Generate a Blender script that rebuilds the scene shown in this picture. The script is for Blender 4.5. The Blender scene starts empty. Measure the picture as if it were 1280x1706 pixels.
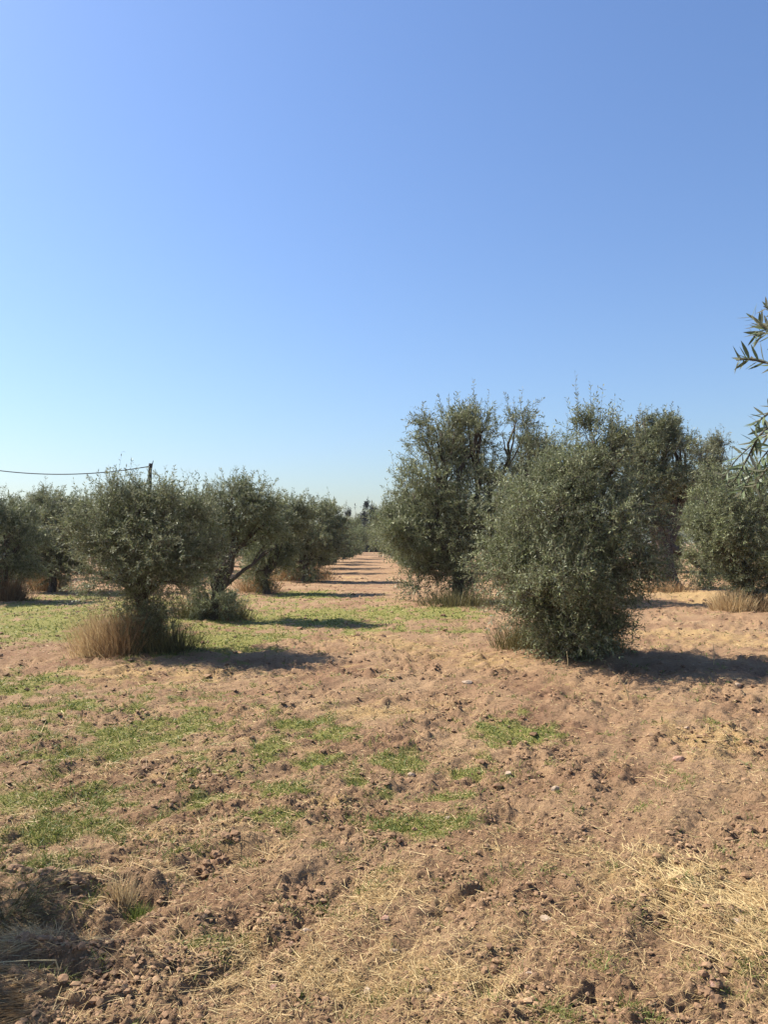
import bpy, math, random
import numpy as np
from mathutils import Vector, Matrix

S = bpy.context.scene
COL = S.collection
R = math.radians

# ------------------------------------------------------------------ camera, sky, sun, exposure
W0, H0, FPX = 1280.0, 1706.0, 1280.0          # photograph size and focal length in its pixels
CAM_H = 1.6
YAW, PITCH = math.atan(20 / FPX), math.atan(50 / FPX)
cam_d = bpy.data.cameras.new('camera')
cam = bpy.data.objects.new('camera', cam_d); COL.objects.link(cam)
cam.location = (0, 0, CAM_H)
cam.rotation_euler = (math.pi / 2 + PITCH, 0, -YAW)
cam_d.sensor_fit = 'VERTICAL'; cam_d.sensor_height = 36; cam_d.lens = 36 * FPX / H0
cam_d.clip_start = 0.05; cam_d.clip_end = 6000
S.camera = cam

SUN_EL = R(47)
SUN_AZ = math.atan2(-1.0, 0.46)               # from +Y, clockwise positive: the sun stands to the left, a little ahead
sun_vec = Vector((math.sin(SUN_AZ) * math.cos(SUN_EL), math.cos(SUN_AZ) * math.cos(SUN_EL), math.sin(SUN_EL)))
w = bpy.data.worlds.new('World'); S.world = w; w.use_nodes = True
nt = w.node_tree; nt.nodes.clear()
sky = nt.nodes.new('ShaderNodeTexSky'); sky.sky_type = 'NISHITA'; sky.sun_disc = False
sky.sun_elevation = SUN_EL; sky.sun_rotation = SUN_AZ
sky.altitude = 0; sky.air_density = 1.4; sky.dust_density = 0.9; sky.ozone_density = 2.0
bg = nt.nodes.new('ShaderNodeBackground'); bg.inputs['Strength'].default_value = 0.081
out = nt.nodes.new('ShaderNodeOutputWorld')
wb = nt.nodes.new('ShaderNodeMix'); wb.data_type = 'RGBA'; wb.blend_type = 'MULTIPLY'; wb.inputs[0].default_value = 1.0
wb.inputs[7].default_value = (0.655, 0.765, 1.0, 1)          # white balance of the whole sky
nt.links.new(sky.outputs[0], wb.inputs[6]); nt.links.new(wb.outputs[2], bg.inputs[0]); nt.links.new(bg.outputs[0], out.inputs[0])
sd = bpy.data.lights.new('sun', 'SUN'); sd.energy = 5.0; sd.angle = R(0.5); sd.color = (1.0, 0.93, 0.82)
so = bpy.data.objects.new('sun', sd); COL.objects.link(so)
so.rotation_euler = sun_vec.to_track_quat('Z', 'Y').to_euler(); so.location = (-20, 6, 30)
S.view_settings.view_transform = 'Standard'; S.view_settings.look = 'None'
S.view_settings.exposure = 1.05; S.view_settings.gamma = 1.0; S.view_settings.use_curve_mapping = False

# ------------------------------------------------------------------ helpers
rng = np.random.default_rng(11)
_rot = Matrix.Rotation(-YAW, 3, 'Z') @ Matrix.Rotation(math.pi / 2 + PITCH, 3, 'X')

def at(px, py, y):
    """point in the place seen at photograph pixel (px, py), y metres ahead"""
    d = _rot @ Vector(((px - W0 / 2) / FPX, -(py - H0 / 2) / FPX, -1.0))
    k = y / d.y
    return np.array((d.x * k, y, CAM_H + d.z * k))

def ground_at(px, py):
    d = _rot @ Vector(((px - W0 / 2) / FPX, -(py - H0 / 2) / FPX, -1.0))
    k = -CAM_H / d.z
    return np.array((d.x * k, d.y * k, 0.0))

def _hash(ix, iy, seed):
    h = (ix.astype(np.int64) * 374761393 + iy.astype(np.int64) * 668265263 + seed * 974634777) & 0xFFFFFFFF
    h = ((h ^ (h >> 13)) * 1274126177) & 0xFFFFFFFF
    h = ((h ^ (h >> 16)) * 2246822519) & 0xFFFFFFFF
    return (h ^ (h >> 15)) & 0xFFFFFFFF

def noise(x, y, f=1.0, seed=0):
    x = np.asarray(x, float) * f + 91.7; y = np.asarray(y, float) * f + 37.3
    ix = np.floor(x); iy = np.floor(y); fx = x - ix; fy = y - iy
    def g(a, b):
        t = _hash(ix + a, iy + b, seed) * (2 * math.pi / 4294967296.0)
        return np.cos(t) * (fx - a) + np.sin(t) * (fy - b)
    u = fx * fx * fx * (fx * (fx * 6 - 15) + 10); v = fy * fy * fy * (fy * (fy * 6 - 15) + 10)
    a = g(0, 0) * (1 - u) + g(1, 0) * u; b = g(0, 1) * (1 - u) + g(1, 1) * u
    return (a * (1 - v) + b * v) * 1.5

def sstep(a, b, x):
    t = np.clip((x - a) / (b - a), 0, 1); return t * t * (3 - 2 * t)

def nrm(v):
    return v / np.maximum(np.linalg.norm(v, axis=-1, keepdims=True), 1e-9)

def fast_mesh(name, verts, faces_list, mats, mat_idx=None, tint=None, smooth=False):
    """faces_list: list of (n,k) int arrays"""
    me = bpy.data.meshes.new(name)
    verts = np.asarray(verts, np.float32)
    me.vertices.add(len(verts)); me.vertices.foreach_set('co', verts.ravel())
    loops = np.concatenate([f.ravel() for f in faces_list]).astype(np.int32)
    sizes = np.concatenate([np.full(len(f), f.shape[1]) for f in faces_list]).astype(np.int32)
    starts = np.concatenate([[0], np.cumsum(sizes)[:-1]]).astype(np.int32)
    me.loops.add(len(loops)); me.loops.foreach_set('vertex_index', loops)
    me.polygons.add(len(sizes)); me.polygons.foreach_set('loop_start', starts); me.polygons.foreach_set('loop_total', sizes)
    for m in (mats if isinstance(mats, (list, tuple)) else [mats]): me.materials.append(m)
    if mat_idx is not None: me.polygons.foreach_set('material_index', np.asarray(mat_idx, np.int32))
    me.polygons.foreach_set('use_smooth', np.full(len(sizes), smooth))
    if tint is not None:
        a = me.attributes.new('tint', 'FLOAT', 'FACE'); a.data.foreach_set('value', np.asarray(tint, np.float32))
    me.update(calc_edges=True)
    return me

def link(name, me, parent=None, loc=(0, 0, 0), rotz=0.0):
    o = bpy.data.objects.new(name, me); COL.objects.link(o)
    o.location = loc; o.rotation_euler = (0, 0, rotz)
    if parent: o.parent = parent
    return o

def tag(o, label=None, cat=None, group=None, kind=None):
    if label: o['label'] = label
    if cat: o['category'] = cat
    if group: o['group'] = group
    if kind: o['kind'] = kind
    return o

class MB:
    """collects tubes and lumps into one mesh"""
    def __init__(s): s.v = []; s.q = []; s.t = []; s.n = 0
    def tube(s, pts, rad, sides=7, rough=0.0, cap=True):
        pts = np.asarray(pts, float); rad = np.asarray(rad, float); n = len(pts)
        tan = np.gradient(pts, axis=0); tan = nrm(tan)
        ref = np.array((0.31, 0.87, 0.2)); ref = ref / np.linalg.norm(ref)
        u = nrm(np.cross(tan, ref)); v = np.cross(tan, u)
        a = np.linspace(0, 2 * math.pi, sides, endpoint=False)
        rr = rad[:, None] * (1 + rough * rng.uniform(-1, 1, (n, sides)))
        ring = pts[:, None, :] + rr[..., None] * (np.cos(a)[None, :, None] * u[:, None, :] + np.sin(a)[None, :, None] * v[:, None, :])
        s.v.append(ring.reshape(-1, 3)); b = s.n
        i = np.arange(n - 1)[:, None] * sides; j = np.arange(sides)[None, :]; j2 = (j + 1) % sides
        s.q.append(np.stack([i + j, i + j2, i + sides + j2, i + sides + j], -1).reshape(-1, 4) + b); s.n += n * sides
        if cap:
            s.v.append(pts[-1:]); e = s.n; s.n += 1
            base = b + (n - 1) * sides; jj = np.arange(sides)
            s.t.append(np.stack([base + jj, base + (jj + 1) % sides, np.full(sides, e)], -1))
    def mesh(s, name, mat, smooth=True):
        fl = [np.concatenate(s.q)] + ([np.concatenate(s.t)] if s.t else [])
        return fast_mesh(name, np.concatenate(s.v), fl, mat, smooth=smooth)

def curve(a, b, n, bend, sag=0.0):
    a = np.asarray(a, float); b = np.asarray(b, float)
    t = np.linspace(0, 1, n)[:, None]; L = np.linalg.norm(b - a)
    m = (a + b) / 2 + rng.normal(0, bend * L, 3) + np.array((0, 0, sag * L))
    p = (1 - t) ** 2 * a + 2 * t * (1 - t) * m + t * t * b
    p[1:-1] += rng.normal(0, 0.012 * L, (n - 2, 3))
    return p

# ------------------------------------------------------------------ materials
def new_mat(name):
    m = bpy.data.materials.new(name); m.use_nodes = True
    t = m.node_tree; b = t.nodes['Principled BSDF']; b.inputs['Specular IOR Level'].default_value = 0.3
    return m, t, b

def N(t, kind, **kw):
    n = t.nodes.new(kind)
    for k, v in kw.items(): setattr(n, k, v)
    return n

def ramp(t, stops):
    r = N(t, 'ShaderNodeValToRGB')
    e = r.color_ramp.elements
    while len(e) < len(stops): e.new(0.5)
    for k, (p, c) in zip(e, stops): k.position = p; k.color = (*c, 1)
    return r

def leaf_mat(name, dark, light, under, rough=0.52, transl=0.2):
    m, t, b = new_mat(name)
    at_ = N(t, 'ShaderNodeAttribute', attribute_name='tint')
    r = ramp(t, [(0.0, dark), (0.75, light), (1.0, tuple(min(1, c * 1.45) for c in light))])
    t.links.new(at_.outputs['Fac'], r.inputs[0])
    g = N(t, 'ShaderNodeNewGeometry')
    mx = N(t, 'ShaderNodeMix', data_type='RGBA')
    t.links.new(g.outputs['Backfacing'], mx.inputs[0]); t.links.new(r.outputs[0], mx.inputs[6]); mx.inputs[7].default_value = (*under, 1)
    t.links.new(mx.outputs[2], b.inputs['Base Color'])
    b.inputs['Roughness'].default_value = rough; b.inputs['Specular IOR Level'].default_value = 0.3
    tr = N(t, 'ShaderNodeBsdfTranslucent'); sh = N(t, 'ShaderNodeMixShader'); sh.inputs[0].default_value = transl
    t.links.new(mx.outputs[2], tr.inputs[0])
    t.links.new(b.outputs[0], sh.inputs[1]); t.links.new(tr.outputs[0], sh.inputs[2])
    t.links.new(sh.outputs[0], t.nodes['Material Output'].inputs[0])
    return m

def bark_mat(name, c0, c1):
    m, t, b = new_mat(name)
    tc = N(t, 'ShaderNodeTexCoord'); mp = N(t, 'ShaderNodeMapping'); mp.inputs['Scale'].default_value = (14, 14, 3)
    n = N(t, 'ShaderNodeTexNoise'); n.inputs['Scale'].default_value = 2.0; n.inputs['Detail'].default_value = 6
    t.links.new(tc.outputs['Object'], mp.inputs[0]); t.links.new(mp.outputs[0], n.inputs['Vector'])
    r = ramp(t, [(0.3, c0), (0.72, c1)]); t.links.new(n.outputs['Fac'], r.inputs[0]); t.links.new(r.outputs[0], b.inputs['Base Color'])
    bp = N(t, 'ShaderNodeBump'); bp.inputs['Strength'].default_value = 0.9; bp.inputs['Distance'].default_value = 0.03
    t.links.new(n.outputs['Fac'], bp.inputs['Height']); t.links.new(bp.outputs[0], b.inputs['Normal'])
    b.inputs['Roughness'].default_value = 0.9
    return m

def tint_mat(name, stops, rough=0.8, transl=0.0):
    m, t, b = new_mat(name)
    a = N(t, 'ShaderNodeAttribute', attribute_name='tint'); r = ramp(t, stops)
    t.links.new(a.outputs['Fac'], r.inputs[0]); t.links.new(r.outputs[0], b.inputs['Base Color']); b.inputs['Roughness'].default_value = rough
    if transl:
        tr = N(t, 'ShaderNodeBsdfTranslucent'); sh = N(t, 'ShaderNodeMixShader'); sh.inputs[0].default_value = transl
        t.links.new(r.outputs[0], tr.inputs[0]); t.links.new(b.outputs[0], sh.inputs[1]); t.links.new(tr.outputs[0], sh.inputs[2])
        t.links.new(sh.outputs[0], t.nodes['Material Output'].inputs[0])
    return m

M_leaf = leaf_mat('olive_leaf', (0.068, 0.084, 0.029), (0.19, 0.21, 0.085), (0.26, 0.272, 0.165))
M_leaf_far = leaf_mat('olive_leaf_far', (0.066, 0.086, 0.028), (0.175, 0.208, 0.078), (0.24, 0.255, 0.135))
M_leaf_pale = leaf_mat('olive_leaf_pale', (0.1, 0.11, 0.045), (0.19, 0.195, 0.085), (0.25, 0.25, 0.15))
M_leaf_near = leaf_mat('olive_leaf_near', (0.06, 0.082, 0.036), (0.13, 0.16, 0.075), (0.27, 0.3, 0.22), rough=0.35)
M_cyp = leaf_mat('conifer_leaf', (0.012, 0.022, 0.018), (0.03, 0.045, 0.035), (0.03, 0.04, 0.03), transl=0.0)
M_bark = bark_mat('olive_bark', (0.035, 0.026, 0.02), (0.13, 0.1, 0.075))
M_twig = bark_mat('olive_twig', (0.06, 0.05, 0.035), (0.16, 0.14, 0.1))
M_pole = bark_mat('weathered_pole', (0.03, 0.027, 0.025), (0.07, 0.063, 0.055))
M_straw = tint_mat('straw', [(0, (0.23, 0.145, 0.065)), (0.5, (0.41, 0.285, 0.125)), (1, (0.58, 0.45, 0.225))], 0.6, 0.1)
M_dry = tint_mat('dry_grass', [(0, (0.15, 0.085, 0.04)), (0.5, (0.36, 0.24, 0.12)), (1, (0.55, 0.42, 0.23))], 0.7, 0.35)
M_weed = tint_mat('olive_brown_weed', [(0, (0.05, 0.05, 0.02)), (0.5, (0.13, 0.115, 0.045)), (1, (0.28, 0.225, 0.1))], 0.7, 0.2)
M_grass = tint_mat('green_grass', [(0, (0.09, 0.12, 0.024)), (0.5, (0.165, 0.205, 0.045)), (1, (0.32, 0.29, 0.09))], 0.55, 0.25)
M_clod = tint_mat('soil_clod', [(0, (0.15, 0.085, 0.048)), (0.6, (0.27, 0.165, 0.092)), (1, (0.34, 0.22, 0.124))], 0.95)
def stone_mat(name, c0, c1):
    m, t, b = new_mat(name)
    n = N(t, 'ShaderNodeTexNoise'); n.inputs['Scale'].default_value = 30; n.inputs['Detail'].default_value = 8
    tc = N(t, 'ShaderNodeTexCoord'); t.links.new(tc.outputs['Object'], n.inputs['Vector'])
    r = ramp(t, [(0.3, c0), (0.7, c1)]); t.links.new(n.outputs['Fac'], r.inputs[0]); t.links.new(r.outputs[0], b.inputs['Base Color'])
    bp = N(t, 'ShaderNodeBump'); bp.inputs['Strength'].default_value = 0.5; bp.inputs['Distance'].default_value = 0.01
    t.links.new(n.outputs['Fac'], bp.inputs['Height']); t.links.new(bp.outputs[0], b.inputs['Normal']); b.inputs['Roughness'].default_value = 0.85
    return m
M_stone = stone_mat('pale_stone', (0.27, 0.19, 0.125), (0.47, 0.36, 0.26))
M_stone_r = stone_mat('reddish_stone', (0.22, 0.1, 0.06), (0.45, 0.3, 0.22))

# ------------------------------------------------------------------ where grass and straw grow (places on the ground)
def patches(lst):
    o = []
    for px, py, rx, ry, wt in lst:
        c = ground_at(px, py); D = c[1]
        o.append((c[0], D, rx / FPX * D, max(D * D * ry / (CAM_H * FPX), 0.05), wt))
    return o

GREEN = patches([
    (60, 1040, 100, 22, 1.0), (30, 1016, 90, 10, .9), (330, 1072, 130, 22, 1.0), (540, 1028, 90, 18, .9), (650, 1020, 70, 12, .8),
    (510, 990, 60, 8, .9), (40, 1140, 90, 22, .8), (110, 1180, 110, 18, .7), (215, 1232, 90, 32, 1.0), (330, 1205, 70, 16, .7),
    (500, 1210, 70, 14, .8), (550, 1224, 60, 12, .8), (450, 1250, 30, 22, 1.0), (530, 1262, 30, 9, 1.0), (640, 1262, 80, 11, .8),
    (600, 1296, 22, 10, .9), (790, 1278, 60, 10, .9), (705, 1360, 70, 24, 1.1), (860, 1215, 70, 19, 1.1), (470, 1312, 45, 16, .9),
    (60, 1335, 90, 22, .8), (140, 1322, 70, 20, .6), (350, 1325, 50, 14, .7), (460, 1356, 80, 12, .7), (745, 1316, 40, 8, .7),
    (60, 1395, 100, 34, .65), (150, 1440, 100, 34, .4), (740, 1022, 70, 14, .8), (740, 1050, 80, 9, .5), (620, 1050, 80, 8, .6),
    (380, 1160, 90, 12, .35), (330, 1275, 90, 16, .45), (450, 1060, 120, 12, .6), (100, 1060, 100, 14, .7), (130, 995, 90, 8, .6),
    (220, 1150, 120, 14, .4), (400, 1395, 90, 18, .25), (250, 1005, 420, 30, .42), (180, 1210, 330, 90, .36), (80, 1350, 240, 70, .42), (560, 1270, 260, 50, .26), (430, 1030, 260, 26, .6), (120, 1025, 240, 24, .6), (620, 1035, 120, 18, .5), (640, 1000, 60, 8, .3), (230, 1510, 30, 12, .5)])
STRAW = patches([
    (640, 1075, 110, 18, .7), (610, 1188, 50, 8, .9), (560, 1335, 70, 12, .8), (640, 1452, 60, 45, .7), (1200, 1225, 80, 24, .9),
    (1180, 1510, 110, 80, 1.0), (1110, 1470, 50, 30, 1.0), (210, 1448, 110, 16, .7), (260, 1125, 220, 14, .7), (1190, 995, 90, 22, .8),
    (1180, 1060, 140, 18, .7), (700, 1180, 160, 22, .35), (430, 1420, 90, 30, .5), (60, 1570, 90, 30, .8), (330, 1590, 120, 50, .35),
    (760, 1640, 120, 50, .5), (880, 1400, 140, 40, .3), (330, 1240, 250, 60, .35), (560, 965, 100, 8, .4), (760, 1100, 120, 30, .5),
    (930, 1560, 200, 40, .3), (550, 1600, 160, 60, .35), (720, 1500, 120, 40, .4), (300, 1380, 160, 14, .5)])

def dens(P, x, y):
    x = np.asarray(x, float); s = np.zeros_like(x)
    for cx, cy, rx, ry, wt in P:
        q = ((x - cx) / rx) ** 2 + ((y - cy) / ry) ** 2
        s = np.maximum(s, wt * np.exp(-q * 0.9))
    return s

def green_of(x, y):
    d = dens(GREEN, x, y)
    n = noise(x, y, 3.2, 5) * .55 + noise(x, y, 9, 6) * .4
    return np.clip(sstep(0.06, 0.72, d + n * 0.8 + .06 * sstep(8, 13, y) * (d > .2) + .12 * noise(x, y, .9, 41) * sstep(8, 13, y)), 0, 1)

def straw_of(x, y):
    d = dens(STRAW, x, y) * .8 + 0.2 + 0.25 * sstep(14, 30, y) * (x > 4)
    n = noise(x, y, 1.1, 8) * .35 + noise(x, y, 4.5, 9) * .4 + noise(x, y, 13, 10) * .25
    return np.clip(sstep(0.12, 0.9, d + n * 0.8), 0, 1)

# mounds, hollows and the ploughed edge: x, y, rx, ry, height
def bump_list():
    L = []
    for px, py, rx, ry, h in [(40, 1505, 110, 45, .09), (100, 1490, 40, 20, .05), (45, 1600, 95, 28, .07), (20, 1665, 95, 35, .10), (235, 1500, 34, 16, -.07),
                              (240, 1465, 60, 14, .02), (365, 1415, 46, 12, -.06), (400, 1395, 40, 9, .04), (340, 1440, 30, 9, -.05), (830, 1600, 30, 20, -.05),
                              (60, 1235, 100, 25, .04), (620, 1085, 120, 20, .05), (950, 1095, 160, 25, .08), (235, 1095, 120, 22, .07), (1200, 1540, 110, 60, .035),
                              (1170, 1640, 40, 15, .04), (440, 1415, 40, 10, -.03), (900, 1350, 90, 25, -.02), (120, 1545, 60, 14, -.07), (60, 1628, 90, 10, -.05)]:
        c = ground_at(px, py); D = c[1]
        L.append((c[0], D, rx / FPX * D, max(D * D * ry / (CAM_H * FPX), .05), h))
    return L
BUMPS = bump_list()

def height(x, y, fine=True):
    x = np.asarray(x, float); y = np.asarray(y, float)
    f1 = 1 - sstep(14, 40, y); f2 = 1 - sstep(9, 20, y); f3 = 1 - sstep(5, 11, y)
    h = 0.05 * noise(x, y, .22, 1) + 0.035 * noise(x, y, .8, 2)
    for cx, cy, rx, ry, hh in BUMPS:
        h = h + hh * np.exp(-((x - cx) / rx) ** 2 - ((y - cy) / ry) ** 2)
    # tine marks, slanting away to the right
    a = R(32); u = x * math.cos(a) - y * math.sin(a); v = x * math.sin(a) + y * math.cos(a)
    h = h + f1 * 0.03 * noise(u * 3.4, v * 0.55, 1.0, 3) + f2 * 0.02 * noise(u * 8, v * 1.6, 1.0, 13)
    # lumps
    soil = 1 - 0.65 * np.clip(green_of(x, y) + .0, 0, 1)
    patch = 0.35 + 0.9 * sstep(-.35, .5, noise(x, y, 1.3, 21))
    b1 = 1 - np.abs(noise(x, y, 5.5, 15)) * 2.2
    b2 = 1 - np.abs(noise(x + .03 * noise(x, y, 20, 31), y, 14, 16)) * 2.2
    h = h + f1 * soil * patch * (0.026 * noise(x, y, 3.1, 14) - 0.016 * b1 * sstep(.2, 1, b1))
    h = h + f2 * soil * patch * (0.013 * noise(x, y, 11, 17) - 0.012 * sstep(.3, 1, b2))
    h = h + f1 * soil * patch * (0.02 * noise(x, y, 7.3, 24) + 0.034 * sstep(.2, .6, noise(x, y, 6.1, 25)) * (.4 + .06 * np.minimum(y, 14)))
    if fine:
        h = h + f3 * soil * (0.008 * noise(x, y, 30, 18) + 0.0055 * noise(x, y, 63, 19))
        h = h + f3 * 0.012 * sstep(.35, .7, noise(x, y, 17, 20)) * patch * soil
    return h

# ------------------------------------------------------------------ ground: one sheet to the horizon
def build_ground():
    ys = np.linspace(1740, 945, 550)
    D = CAM_H * FPX / (ys - 903.0)
    D = np.concatenate([[-60, -30, -15, -8, -4, -2, -1, 0, .7, 1.2, 1.6, 1.9, 2.15, 2.3], D, np.geomspace(51, 200, 30), [300, 500, 900, 1600, 3000]])
    u = np.concatenate([[-120, -40, -12, -5, -3, -2.2, -1.7, -1.4], np.linspace(-1.25, 1.25, 510), [1.4, 1.7, 2.2, 3, 5, 12, 40, 120]])
    wdt = 0.12 + 0.53 * np.maximum(D, 0) + 1.2 * (D < 0)
    X = np.clip(wdt[:, None] * u[None, :], -3900, 3900) + 0.0 * D[:, None] + 0.016 * D[:, None]
    Y = np.repeat(D[:, None], len(u), 1)
    Z = height(X, Y)
    Z = Z * (1 - sstep(60, 200, np.hypot(X, Y)))
    nr, nc = X.shape
    V = np.stack([X, Y, Z], -1).reshape(-1, 3)
    i = (np.arange(nr - 1)[:, None] * nc + np.arange(nc - 1)[None, :]).ravel()
    Q = np.stack([i, i + 1, i + nc + 1, i + nc], -1)
    m, t, b = new_mat('orchard_soil')
    ag = N(t, 'ShaderNodeAttribute', attribute_name='green'); as_ = N(t, 'ShaderNodeAttribute', attribute_name='straw')
    tc = N(t, 'ShaderNodeTexCoord')
    def nz(sc, det=6, rough=.6):
        n = N(t, 'ShaderNodeTexNoise'); n.inputs['Scale'].default_value = sc; n.inputs['Detail'].default_value = det; n.inputs['Roughness'].default_value = rough
        t.links.new(tc.outputs['Object'], n.inputs['Vector']); return n
    n1 = nz(0.9); n2 = nz(28, 8, .7); n3 = nz(90, 4, .7)
    r1 = ramp(t, [(0.34, (0.24, 0.138, 0.078)), (0.5, (0.305, 0.19, 0.106)), (0.66, (0.36, 0.235, 0.132))]); t.links.new(n1.outputs['Fac'], r1.inputs[0])
    r2 = ramp(t, [(0.3, (0.62, 0.58, 0.55)), (0.5, (1, 1, 1)), (0.7, (1.1, 1.1, 1.1))]); t.links.new(n2.outputs['Fac'], r2.inputs[0])
    mul = N(t, 'ShaderNodeMix', data_type='RGBA', blend_type='MULTIPLY'); mul.inputs[0].default_value = 1
    t.links.new(r1.outputs[0], mul.inputs[6]); t.links.new(r2.outputs[0], mul.inputs[7])
    def mask(attr, nn, lo, hi):
        a = N(t, 'ShaderNodeMath', operation='ADD'); t.links.new(attr.outputs['Fac'], a.inputs[0]); t.links.new(nn.outputs['Fac'], a.inputs[1])
        mr = N(t, 'ShaderNodeMapRange'); mr.inputs[1].default_value = lo; mr.inputs[2].default_value = hi
        t.links.new(a.outputs[0], mr.inputs[0]); return mr
    ms = mask(as_, n3, .85, 1.6)
    mx = N(t, 'ShaderNodeMix', data_type='RGBA'); t.links.new(ms.outputs[0], mx.inputs[0]); t.links.new(mul.outputs[2], mx.inputs[6]); mx.inputs[7].default_value = (0.40, 0.265, 0.118, 1)
    mg = mask(ag, n2, .85, 1.5)
    mx2 = N(t, 'ShaderNodeMix', data_type='RGBA'); t.links.new(mg.outputs[0], mx2.inputs[0]); t.links.new(mx.outputs[2], mx2.inputs[6]); mx2.inputs[7].default_value = (0.21, 0.2, 0.055, 1)
    t.links.new(mx2.outputs[2], b.inputs['Base Color']); b.inputs['Roughness'].default_value = 0.95; b.inputs['Specular IOR Level'].default_value = 0.15
    bp = N(t, 'ShaderNodeBump'); bp.inputs['Strength'].default_value = 1.0; bp.inputs['Distance'].default_value = 0.03
    t.links.new(n2.outputs['Fac'], bp.inputs['Height'])
    bp2 = N(t, 'ShaderNodeBump'); bp2.inputs['Strength'].default_value = 0.9; bp2.inputs['Distance'].default_value = 0.012
    t.links.new(n3.outputs['Fac'], bp2.inputs['Height']); t.links.new(bp.outputs[0], bp2.inputs['Normal']); t.links.new(bp2.outputs[0], b.inputs['Normal'])
    me = fast_mesh('ground', V, [Q], m, smooth=True)
    for nm, fn in (('green', green_of), ('straw', straw_of)):
        a = me.attributes.new(nm, 'FLOAT', 'POINT'); a.data.foreach_set('value', fn(V[:, 0], V[:, 1]).astype(np.float32))
    o = link('ground', me); tag(o, 'tilled brown orchard soil with patches of grass and straw', kind='structure')
    return o
build_ground()

def gz(x, y): return float(height(np.array([x]), np.array([y]), True)[0])

# ------------------------------------------------------------------ foliage
def foliage(name, clumps, n_twigs, leaf_len, mats, seed, shoot=0.12, pairs=12, tw_len=0.34, up=0.45, droop=0.25, origin=(0, 0, 0), leaf_w=0.24, tint_bias=0.0):
    """clumps: array (k, 7): centre xyz, radii xyz, weight. Every leaf is its own lance-shaped face on a twig."""
    g = np.random.default_rng(seed); n_twigs = int(n_twigs * 1.5)
    C = np.asarray(clumps, float)
    vol = (C[:, 3] * C[:, 4] * C[:, 5]) ** (2 / 3) * C[:, 6]
    k = g.choice(len(C), n_twigs, p=vol / vol.sum())
    # branchlets: most twigs gather in tufts of their own, so light and gaps get in between
    ns = max(16, n_twigs // 42)
    ks = g.choice(len(C), ns, p=vol / vol.sum())
    ds = nrm(g.normal(0, 1, (ns, 3))); rs = g.uniform(.1, 1.0, ns) ** .45
    Rs = C[ks, 3:6]; cs = C[ks, :3] + ds * Rs * rs[:, None] * g.uniform(.72, 1.28, (ns, 1)); sr = Rs.mean(1) * g.uniform(.18, .42, ns)
    j = g.integers(0, ns, n_twigs); tufted = g.random(n_twigs) < .87
    k = np.where(tufted, ks[j], k)
    d0 = nrm(g.normal(0, 1, (n_twigs, 3))); r0_ = g.uniform(.05, 1, n_twigs) ** .6
    P = np.where(tufted[:, None], cs[j] + g.normal(0, .62, (n_twigs, 3)) * sr[j][:, None] * np.array((1, 1, .8)), C[k, :3] + d0 * C[k, 3:6] * (r0_ * .92)[:, None])
    rel = (P - C[k, :3]) / C[k, 3:6]; r = np.clip(np.linalg.norm(rel, axis=1), 0, 1.1); d = nrm(rel)
    D = nrm(0.75 * d * np.minimum(r[:, None] + .2, 1) + np.array((0, 0, up)) + g.normal(0, .45, (n_twigs, 3)))
    L = tw_len * g.uniform(.55, 1.25, n_twigs)
    sh = (g.random(n_twigs) < shoot) & (d[:, 2] > 0.25)
    D[sh] = nrm(D[sh] * .35 + np.array((0, 0, 1.0)) + g.normal(0, .18, (sh.sum(), 3))); L[sh] *= g.uniform(1.0, 1.8, sh.sum())
    dr = droop * g.uniform(.3, 1.3, n_twigs); dr[sh] *= .15
    def pos(t): return P[:, None, :] + D[:, None, :] * (L[:, None] * t)[..., None] - np.array((0, 0, 1.0)) * (dr[:, None] * L[:, None] * t * t)[..., None]
    K = pairs
    t = np.linspace(0.08, 1.0, K)[None, :] * np.ones((n_twigs, 1))
    base = pos(t)                                                     # n,K,3
    tang = nrm(D[:, None, :] - np.array((0, 0, 1.0)) * (2 * dr[:, None] * t)[..., None])
    s0 = nrm(np.cross(tang, g.normal(0, 1, (n_twigs, 1, 3))))
    s1 = np.cross(tang, s0)
    alt = (np.arange(K) % 2)[None, :, None]
    side = s0 * (1 - alt) + s1 * alt
    leaves_b, leaves_d = [], []
    for sg in (-1, 1):
        ld = nrm(tang * g.uniform(.4, 1.0, (n_twigs, K, 1)) + sg * side * g.uniform(.6, 1.0, (n_twigs, K, 1)) + g.normal(0, .22, (n_twigs, K, 3)))
        leaves_b.append(base.reshape(-1, 3)); leaves_d.append(ld.reshape(-1, 3))
    B = np.concatenate(leaves_b); Ld = np.concatenate(leaves_d)
    tw_id = np.tile(np.repeat(np.arange(n_twigs), K), 2)
    keep = g.random(len(B)) < .86
    B, Ld, tw_id = B[keep], Ld[keep], tw_id[keep]
    n = len(B)
    nn = g.normal(0, .75, (n, 3)) + np.array((0, 0, .75))
    wv = nrm(np.cross(nn, Ld))
    nv = np.cross(Ld, wv)
    ll = leaf_len * g.uniform(.65, 1.2, n)[:, None]
    ww = ll * leaf_w * .5 * g.uniform(.8, 1.25, n)[:, None]
    mid = B + Ld * ll * .5 + nv * ll * g.uniform(-.05, .08, n)[:, None]
    V = np.stack([B, mid - wv * ww, B + Ld * ll, mid + wv * ww], 1).reshape(-1, 3)
    # winding so that the face normal is the leaf's upper side
    Q = np.arange(n * 4).reshape(-1, 4)[:, [0, 1, 2, 3]]
    tint = np.clip(.48 + tint_bias + (np.where(tufted, .17 * g.normal(0, 1, ns)[j], 0) + .16 * g.normal(0, 1, n_twigs))[tw_id] + .2 * g.normal(0, 1, n), 0, 1)
    # twigs: slim three-sided stems
    tt = np.array((-.2, 1.0))[None, :] * np.ones((n_twigs, 1)); c = pos(tt)
    rad = (np.array((1.0, .25)) * leaf_len * .055)[None, :, None]
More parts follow.
